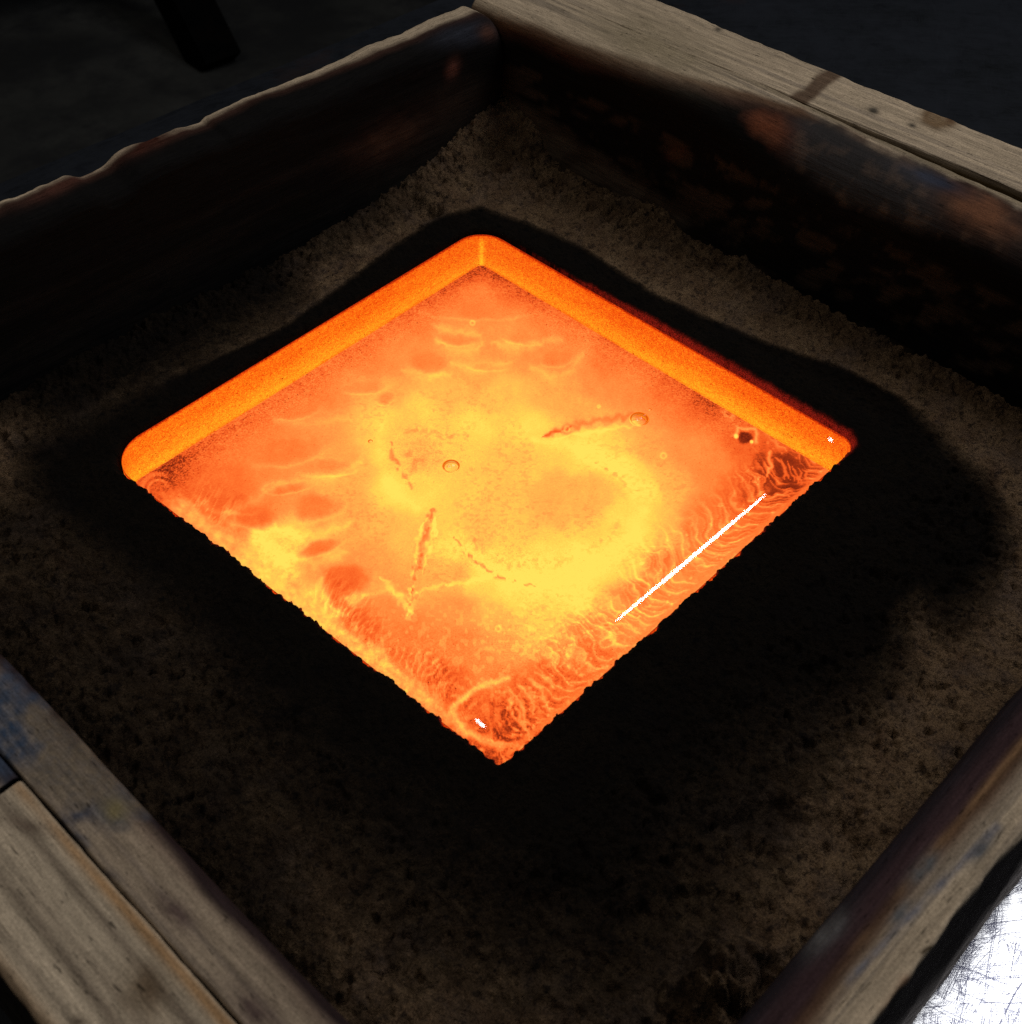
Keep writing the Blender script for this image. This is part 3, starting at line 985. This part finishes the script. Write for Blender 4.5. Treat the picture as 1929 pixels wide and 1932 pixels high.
bx, by = seen_px(bot.reshape(-1, 3))
bx = bx.reshape(NU, nb).astype(np.float32)
by = by.reshape(NU, nb).astype(np.float32)
CP = np.array([
    (910, 500, .20), (885, 515, .24), (935, 515, .24), (850, 548, .32), (980, 548, .30), (910, 570, .44), (790, 610, .42), (1050, 620, .42), (1150, 672, .36), (1250, 735, .32),
    (1330, 780, .26), (700, 680, .42), (600, 740, .42), (500, 800, .42), (420, 850, .38), (350, 890, .26), (320, 905, .2), (900, 620, .54), (960, 645, .58), (850, 650, .58), (1000, 660, .50),
    (800, 685, .46), (755, 690, .50), (900, 700, .60), (1060, 690, .48), (750, 740, .64), (850, 735, .72), (950, 740, .74), (1050, 745, .62),
    (1120, 735, .50), (1200, 755, .44), (720, 790, .84), (800, 770, .86), (900, 790, .90), (1000, 800, .90), (1090, 770, .62), (745, 850, .80),
    (700, 830, .76), (780, 840, .74), (850, 850, .80), (950, 860, .74), (1050, 850, .78), (1120, 850, .92), (1180, 880, .97), (1120, 825, .88),
    (1230, 850, .60), (1300, 850, .50), (1280, 920, .66), (1350, 880, .44), (1215, 920, .97), (1150, 915, .74), (1050, 920, .70), (950, 930, .72),
    (880, 960, .80), (800, 930, .86), (740, 920, .92), (705, 890, .70), (650, 860, .60), (600, 830, .50), (540, 830, .46), (480, 860, .42),
    (430, 910, .34), (560, 890, .50), (620, 930, .66), (660, 960, .62), (596, 955, .46), (650, 1005, .62), (720, 980, .70), (770, 1000, .72),
    (900, 1005, .74), (1000, 1000, .72), (1100, 980, .72), (1180, 975, .86), (1200, 1020, .94), (1110, 1060, .98), (1000, 1085, 1.0), (920, 1055, .95),
    (860, 1025, .90), (890, 1095, .86), (1000, 1125, .88), (1100, 1120, .95), (1200, 1060, .84), (1260, 1000, .72), (1150, 1140, .74), (1050, 1175, .82),
    (950, 1170, .66), (860, 1150, .52), (835, 1085, .66), (870, 1082, .55), (780, 1190, .40), (850, 1215, .42), (720, 1140, .48), (700, 1080, .58),
    (640, 1045, .55), (653, 1095, .26), (600, 1060, .45), (555, 1005, .80), (500, 1015, .86), (530, 1060, .88), (600, 1140, .80), (680, 1200, .38),
    (740, 1270, .36), (800, 1310, .36), (770, 1230, .40), (900, 1260, .48), (850, 1285, .24), (960, 1230, .56), (1000, 1190, .76), (1050, 1220, .62),
    (1100, 1190, .50), (1150, 1150, .52), (1200, 1120, .44), (1250, 1060, .44), (1300, 1000, .42), (1350, 965, .40), (1400, 920, .30), (1450, 880, .16),
    (1495, 895, .14), (1410, 820, .24), (1370, 790, .34), (1440, 840, .28), (1000, 1300, .30), (940, 1345, .18), (950, 1390, .22), (890, 1330, .28),
    (1050, 1270, .32), (1110, 1230, .36), (1520, 880, .3), (1560, 850, .40), (400, 980, .34), (450, 1000, .42), (481, 976, .34), (640, 900, .66), (330, 880, .25)], np.float32)


def field(X, Y):
    wx = (fbm(X / 60, Y / 60, 201, 3) - .5) * 46
    wy = (fbm(X / 60, Y / 60, 205, 3) - .5) * 40
    num = np.zeros_like(X)
    den = np.zeros_like(X)
    for x, y, t in CP:
        r2 = (X + wx - x) ** 2 + ((Y + wy - y) * 1.25) ** 2
        k = 1 / (r2 + 260.0) ** 1.7
        num += k * t
        den += k
    return num / den


H = field(bx, by)
H = H - .03 * sstep(.80, 1.0, H) + .06 * np.exp(-(((bx - 1090) / 170) ** 2 + ((by - 1080) / 120) ** 2)) + 0.05 * np.exp(-(((bx - 1020) / 300) ** 2 + ((by - 960) / 260) ** 2)) + .025
Hs = H.copy()


def stroke(pts, wid, amt, target=None, rag=0.4, seed=0, taper=True, dash=0.0, soft=1.0):
    """lay a line of hotter or cooler glass along a path"""
    global H
    wob = 5.0 * rag
    dx = (fbm(bx / 11, by / 11, 300 + seed, 2) - .5) * wob * 2
    dy = (fbm(bx / 11, by / 11, 340 + seed, 2) - .5) * wob * 2
    d, t = seg_dist(bx + dx, by + dy, pts)
    wv = wid * (0.35 + 0.65 * np.sin(np.pi * np.clip(t, .03, .97)) ** 0.7) if taper else wid
    m = np.exp(-(d / wv) ** (2 / soft))
    if dash:
        m = m * sstep(.40, .52, vn(bx / dash, by / dash, 380 + seed))
    if target is None:
        H = H + amt * m
    else:
        H = H + (target - H) * np.clip(m * amt, 0, 1)


def blob(x, y, rx, ry, ang, target, amt=0.8, seed=0, rim=0.0):
    global H
    a = math.radians(ang)
    u0 = bx - x + (fbm(bx / 24, by / 24, 400 + seed, 3) - .5) * rx * .5
    v0 = by - y + (fbm(bx / 24, by / 24, 430 + seed, 3) - .5) * ry * .7
    u = (u0 * math.cos(a) + v0 * math.sin(a)) / rx
    v = (-u0 * math.sin(a) + v0 * math.cos(a)) / ry
    q = np.sqrt(u * u + v * v)
    H = H + (target - H) * np.clip((1 - sstep(.55, 1.15, q)) * amt, 0, 1)
    if rim:
        low_ = sstep(-.2, .9, v / np.maximum(q, 1e-3))
        H = H + rim * np.exp(-((q - 1.18) / .16) ** 2) * low_


# scalloped clouds at the far corner
for i, a in enumerate([(862, 638, 34, 12, 8, .44), (806, 684, 36, 18, 4, .46), (918, 690, 30, 7, 2, .50), (1052, 675, 28, 14, -8, .44), (985, 640, 34, 8, 10, .5),
                       (728, 748, 18, 12, -10, .54), (560, 775, 40, 14, -8, .44), (690, 728, 40, 12, -8, .5), (905, 585, 90, 16, 0, .46)]):
    blob(*a, .7, i, 0.10)
for i, a in enumerate([[(820, 612), (850, 626), (905, 632)], [(826, 640), (850, 660), (885, 662), (912, 648)], [(930, 645), (975, 655), (1022, 648)], [(850, 686), (900, 696), (960, 682)],
                       [(1005, 692), (1040, 712), (1080, 700), (1098, 668)], [(760, 700), (800, 712), (850, 702)], [(1030, 640), (1060, 642)]]):
    stroke(a, 10, .15, None, 1.1, i, True, 0.0, 1.3)
# lobes down the left side with brighter ridges between them
for i, a in enumerate([(478, 972, 44, 22, 10, .32), (596, 955, 46, 26, -12, .42), (600, 1032, 42, 14, -18, .34), (652, 1092, 46, 30, -10, .31), (545, 921, 36, 8, -8, .40),
                       (430, 940, 50, 24, 15, .32), (540, 850, 60, 24, -10, .42), (622, 880, 50, 14, -8, .5), (685, 1180, 45, 40, 30, .34), (640, 1135, 26, 16, 40, .25)]):
    blob(*a, .8, 20 + i, 0.10)
for i, (a, wd_, am) in enumerate([([(500, 918), (560, 906), (625, 898), (680, 868)], 7, .26), ([(517, 991), (568, 1010), (614, 1004), (660, 985)], 9, .34), ([(540, 1046), (598, 1060), (650, 1042)], 9, .36),
                                  ([(520, 795), (600, 800), (660, 785)], 6, .16), ([(433, 965), (470, 950), (505, 925)], 6, .22), ([(634, 1160), (652, 1136), (690, 1124)], 7, .34),
                                  ([(690, 1124), (730, 1112), (762, 1122)], 5, .26), ([(480, 1000), (520, 1040), (560, 1080)], 16, .30), ([(450, 965), (440, 985), (446, 1005)], 5, .2), ([(580, 1120), (598, 1106), (610, 1090)], 6, .3)]):
    stroke(a, wd_ * 1.5, am * .62, None, 1.2, 20 + i, True, 0.0, 1.35)
# the pressed figure: ring on the left, rounded body, streaks and stem
stroke([(722, 800), (712, 840), (722, 885), (752, 930), (790, 955)], 18, .11, None, .8, 40, True, 0.0, 1.3)
stroke([(738, 828), (744, 862), (757, 890), (776, 918)], 5, -.34, None, 1.2, 41, True, 7)
stroke([(745, 812), (800, 806), (850, 818), (890, 822)], 5, -.14, None, 1.4, 42, True, 9)
blob(800, 858, 44, 34, 20, .70, .5, 41)
stroke([(760, 845), (790, 870), (775, 890)], 12, -.16, None, 1.5, 43, True, 8)
stroke([(1030, 818), (1065, 806), (1120, 792), (1192, 782)], 9, .75, .36, 1.4, 44)
stroke([(1020, 819), (1048, 812), (1080, 804)], 3.5, .9, .25, 1.0, 45, True, 6)
stroke([(1045, 826), (1100, 815), (1160, 803), (1200, 802)], 4, .14, None, 1.2, 46)
stroke([(1010, 828), (1060, 832), (1110, 850), (1160, 880), (1196, 915)], 18, .12, None, .8, 47, True, 0.0, 1.3)
stroke([(1130, 868), (1165, 890), (1190, 918), (1204, 922)], 5, -.22, None, 1.2, 48, True, 9)
blob(1070, 940, 105, 60, -15, .66, .55, 42)
blob(905, 985, 48, 50, 30, .72, .35, 44)
stroke([(893, 1000), (905, 1040), (960, 1066), (1040, 1062), (1120, 1030), (1170, 985)], 13, -.13, None, 1.5, 49, True, 6)
stroke([(860, 1010), (880, 1040), (903, 1058), (935, 1082), (975, 1094), (1008, 1102)], 4, -.42, None, 1.0, 50, True, 8)
stroke([(870, 1005), (900, 1050), (960, 1082), (1040, 1092), (1130, 1065), (1190, 1010), (1215, 960)], 22, .08, None, .8, 51, True, 0.0, 1.3)
stroke([(817, 962), (808, 990), (797, 1030), (789, 1062), (782, 1090)], 8, .85, .38, 1.7, 52)
stroke([(815, 970), (800, 1025), (784, 1086)], 6, .20, None, 1.5, 85, True, 7)
stroke([(824, 975), (812, 1030), (798, 1080)], 3.5, .20, None, 1.6, 53)
stroke([(806, 975), (790, 1020), (780, 1085)], 4, .22, None, 1.6, 54)
stroke([(783, 1090), (778, 1125), (772, 1164)], 10, .28, None, 1.8, 55, True, 6)
stroke([(716, 1085), (735, 1108), (768, 1140), (774, 1162)], 7, .24, None, 1.9, 56)
stroke([(845, 1099), (880, 1098), (925, 1084)], 6, .20, None, 1.8, 57)
stroke([(775, 1120), (820, 1105), (850, 1100)], 4, .18, None, 1.4, 58)
stroke([(780, 1100), (776, 1140)], 4, -.3, None, 1.6, 59, True, 5)
# molten flow along the near-left edge and its fine wrinkles
EL = [(300, 925), (450, 1040), (600, 1158), (760, 1285), (900, 1395)]
dl, tl = seg_dist(bx, by, EL)
wr = np.abs(fbm(tl * 95 + dl / 60, dl / 46, 501, 3) - .5)
env = sstep(110, 28, dl) * sstep(8, 18, dl) * (0.25 + 0.75 * sstep(.40, .56, fbm(tl * 7, dl / 200, 503, 2)))
H += env * ((1 - sstep(.015, .075, wr)) * .18 - .04)
H = H + (0.84 - H) * np.exp(-(np.maximum(dl - 4, 0) / (6 + 12 * fbm(tl * 26, dl / 60, 504, 3))) ** 2) * (.35 + .65 * fbm(tl * 60, dl / 14, 505, 3)) * sstep(1.02, .8, tl) * sstep(0, .12, tl)
H += np.exp(-(dl / 30) ** 2) * (fbm(tl * 70, dl / 9, 508, 3) - .5) * .35
nz = fbm(bx / 30, by / 30, 506, 3)
n3 = tl * 56 + 0.9 * np.exp(-((dl - 48) / 22) ** 2) + 2.0 * nz
f3 = n3 - np.floor(n3)
env = sstep(92, 66, dl) * sstep(16, 28, dl) * sstep(.40, .50, tl) * sstep(.97, .90, tl) * (.3 + .7 * sstep(.36, .55, fbm(tl * 16, dl / 60, 507, 2)))
H += env * (.30 * np.exp(-f3 / .16) * sstep(0, .05, f3) - .09 * sstep(.25, .45, f3))
# draped wrinkles along the near-right edge
ER = [(1605, 852), (1480, 955), (1300, 1118), (1120, 1285), (960, 1420)]
dr, trr = seg_dist(bx, by, ER)
bend = 0.046 * (dr / 50) * np.exp(1 - dr / 50)
ph = trr - bend + (fbm(bx / 60, by / 60, 511, 3) - .5) * 0.030
reach = 95 + 120 * (fbm(trr * 8, trr * 0, 512, 2) - .35)
env = sstep(reach + 20, reach - 60, dr) * sstep(0, 7, dr)
nz = fbm(bx / 44, by / 44, 513, 3)
n1 = ph * 27 + 2.2 * nz
n2 = ph * 74 + 3.4 * nz + 1.5 * fbm(bx / 18, by / 18, 514, 2)
f1, f2 = n1 - np.floor(n1), n2 - np.floor(n2)
fold1 = np.exp(-f1 / .17) * sstep(0, .05, f1) - .26 * sstep(.1, .3, f1) * sstep(1.0, .7, f1)
fold2 = np.exp(-f2 / .26) * sstep(0, .08, f2) - .24 * sstep(.2, .4, f2)
H += env * (fold1 * .34 + fold2 * .24 * sstep(.38, .56, fbm(ph * 14, dr / 120, 517, 2)) - .03)
edge_r = np.exp(-(dr / 7) ** 2)
H = H + (0.42 - H) * edge_r * .6
# bright crumbs caught among the wrinkles
cr_ = sstep(.74, .82, fbm(bx / 9, by / 9, 516, 2)) * env
H += cr_ * .22
# near corner: nested rings
stroke([(852, 1338), (866, 1322), (900, 1296), (938, 1284), (958, 1276)], 6, .95, .80, .9, 60, False)
stroke([(856, 1336), (858, 1358), (878, 1378), (908, 1394), (950, 1406)], 6, .9, .72, .9, 61, False)
for i, k in enumerate((0.0, 1.0, 2.0, 3.0)):
    stroke([(962 + 16 * k, 1300 - 10 * k), (986 + 18 * k, 1332 - 16 * k), (988 + 20 * k, 1372 - 24 * k)], 4, .85, .62, 1.2, 62 + i)
blob(926, 1352, 36, 22, 25, .28, .65, 45)
blob(952, 1378, 16, 12, 0, .14, .8, 46)
stroke([(970, 1335), (985, 1362), (1000, 1392)], 4, .85, .6, 1.3, 68)
stroke([(905, 1390), (940, 1410), (975, 1400)], 6, .8, .55, 1.3, 69)
# far-right corner: dark chilled patches
blob(1490, 884, 42, 26, 38, .06, .92, 47)
for k in range(6):
    stroke([(1462 + 11 * k, 862 + 5 * k), (1476 + 9 * k, 884 + 5 * k), (1482 + 8 * k, 906 + 2 * k)], 2.4, .7, .38, 1.0, 70 + k)
blob(1406, 826, 15, 13, 0, .03, 1.0, 48)
stroke([(1388, 822), (1392, 808), (1424, 810), (1428, 832)], 4, .85, .72, 1.0, 77, False)
blob(1389, 823, 5, 5, 0, 1.0, 1.0, 49)
blob(1418, 834, 4, 4, 0, 1.0, 1.0, 50)
blob(1436, 864, 15, 11, 10, .14, .85, 51)
blob(1405, 862, 26, 22, 0, .28, .7, 53)
stroke([(1455, 850), (1452, 880), (1446, 902)], 4, .8, .66, 1.3, 78)
stroke([(1372, 762), (1366, 780), (1376, 790), (1384, 784)], 4, .75, .66, 1.0, 79, False)
blob(1400, 782, 18, 12, 20, .24, .8, 52)
# speckled chill along the far walls
far_l, _ = seg_dist(bx, by, [(909, 485), (776, 584), (501, 764), (318, 884)])
far_r, _ = seg_dist(bx, by, [(909, 485), (1060, 580), (1255, 692), (1370, 772)])
fe = np.minimum(far_l, far_r)
H -= np.exp(-(fe / 26) ** 2) * .12
grain = 0.26 + 0.85 * np.exp(-(np.minimum(far_l * 1.25, far_r) / 48) ** 2) + .25 * sstep(1150, 1230, by)
grain += 0.30 * np.exp(-(((bx - 960) / 150) ** 2 + ((by - 1055) / 40) ** 2)) + .35 * np.exp(-(((bx - 800) / 70) ** 2 + ((by - 850) / 50) ** 2))
# small bright pips
rng = np.random.default_rng(4)
for x, y, r in ((892, 609, 4), (1070, 806, 5), (1252, 858, 5), (1130, 765, 2), (940, 1183, 5)):
    d = np.hypot(bx - x, by - y)
    H += .22 * np.exp(-((d - r) / 2.0) ** 2)
bt = sstep(1100, 1200, by) * sstep(.66, .74, vn(bx / 8, by / 8, 520))
H += bt * .12
H += (fbm(bx / 16, by / 16, 521, 3) - .5) * .08
dim = fbm(bx / 6.5, by / 4.0, 523, 3)
H -= sstep(.52, .70, dim) * .10 * sstep(.35, .6, fbm(bx / 70, by / 70, 524, 3)) * sstep(.55, .75, Hs)
H += (fbm(bx / 4.2, by / 3.2, 525, 2) - .5) * .05
H = np.clip(H, .0, 1.02)
bot[:, :, 2] -= 0.0035 * sstep(.35, 1.0, np.clip(Hs, 0, 1)) * sstep(0, .12, fb)[None, :]
# wall glow
U_ = np.repeat(np.arange(NU)[:, None], nw, 1)
wx_, wy_ = wallv[:, :, 0], wallv[:, :, 1]
wH = 0.36 + 0.32 * fw[None, :] ** 2.5 + (fbm(wx_ * 40 + wy_ * 31, fw[None, :] * 3 + 0 * wx_, 531, 3) - .5) * .16
wH = wH + .10 * sstep(.18, -.1, wx_) * (wy_ > .15) - .42 * (1 - sstep(0, .09, fw))[None, :]
wH = wH + 0.10 * sstep(.12, .0, wy_) * (wx_ > .12) * fw[None, :]
kc = int(np.argmax(out2.sum(1)))
dcor = np.hypot(wx_ - wallv[kc, :, 0][None, :], wy_ - wallv[kc, :, 1][None, :])
wH = wH + .34 * np.exp(-(dcor / .0016) ** 2) * sstep(.05, .3, fw)[None, :]
wH -= .20 * np.exp(-((fw - 1) / .05) ** 2)[None, :]
wH = np.clip(wH, .05, 1)

ZO = np.array([0.022, 0.047, -DEP])
glass = tag(link('glass_block', None), 'orange glowing slab of molten glass cooling in the sand mould', 'glass')
glass.location = tuple(ZO)
nt_ = len(e_in)
Vt = top.reshape(-1, 3)
Vw = wallv.reshape(-1, 3)
Vb = bot.reshape(-1, 3)
o1, o2 = len(Vt), len(Vt) + len(Vw)
qt = grid_quads(NU, nt_, True)
qw = grid_quads(NU, nw, True)[:, ::-1] + o1
qb = grid_quads(NU, nb, True)[:, ::-1] + o2
# weld: rim of the top = first row of the wall, last row of the wall = first row of the underside
remap = np.arange(o2 + len(Vb))
idx = np.arange(NU)
remap[o1 + idx * nw] = idx * nt_
remap[o2 + idx * nb] = o1 + idx * nw + nw - 1
V = np.vstack([Vt, Vw, Vb, [[cen[0], cen[1], ZG]], [[cen[0], cen[1], Vb[nb - 1, 2]]]])
ct, cb = len(V) - 2, len(V) - 1
tt = np.stack([idx * nt_ + nt_ - 1, ((idx + 1) % NU) * nt_ + nt_ - 1, np.full(NU, ct)], -1)
tb = np.stack([o2 + ((idx + 1) % NU) * nb + nb - 1, o2 + idx * nb + nb - 1, np.full(NU, cb)], -1)
quads = np.vstack([qt, qw, qb])
quads = remap[quads]
heat = np.concatenate([np.zeros(len(Vt)), wH.ravel(), H.ravel(), [0, H[0, -1]]])
wl = np.concatenate([np.zeros(len(Vt)), np.ones(len(Vw)), np.zeros(len(Vb)), [0, 0]])
gr = np.concatenate([np.zeros(len(Vt)), np.full(len(Vw), 1.5), grain.ravel(), [0, .2]])
mi = np.concatenate([np.zeros(len(qt)), np.ones(len(qw) + len(qb)), np.zeros(NU), np.ones(NU)])
me = mesh_np('slab', V - ZO, quads, np.vstack([tt, tb]), mats=[M_GTOP, M_GLOW], attrs={'warmth': heat, 'wall': wl, 'grain': gr}, mat_idx=mi, smooth=mi > 0)
slab_o = link('slab', me, glass)

# air bubbles inside the glass
bm_ = NT('air_bubble')
M_BUB = bm_.done(bm_.n('ShaderNodeBsdfGlass', {'Roughness': 0.0, 'IOR': 0.667}).outputs[0])


def ball(r, fl_=0.7, n=24, m=14):
    V = [(0, 0, r * fl_)]
    for i in range(1, m):
        a = math.pi * i / m
        for j in range(n):
            b_ = 2 * math.pi * j / n
            V.append((r * math.sin(a) * math.cos(b_), r * math.sin(a) * math.sin(b_), r * fl_ * math.cos(a)))
    V.append((0, 0, -r * fl_))
    Q, T = [], []
    for j in range(n):
        k = (j + 1) % n
        T.append((0, 1 + j, 1 + k))
        T.append((len(V) - 1, 1 + (m - 2) * n + k, 1 + (m - 2) * n + j))
        for i in range(m - 2):
            a, c = 1 + i * n + j, 1 + i * n + k
            Q.append((a, a + n, c + n, c))
    return np.array(V), np.array(Q), np.array(T)


BV, BQ, BT = ball(1.0)
bub = mesh_np('bubble', BV, BQ, BT, mats=[M_BUB])
for px, py, r in ((1205, 798, .0056), (852, 886, .0050), (1226, 776, .0010), (700, 836, .0014)):
    p = on_plane([(px, py)], 2, ZG - r * .7 - .0015)[0]
    o = link('bubble', bub, glass)
    o.location = tuple(p - ZO)
    o.scale = (r, r, r)
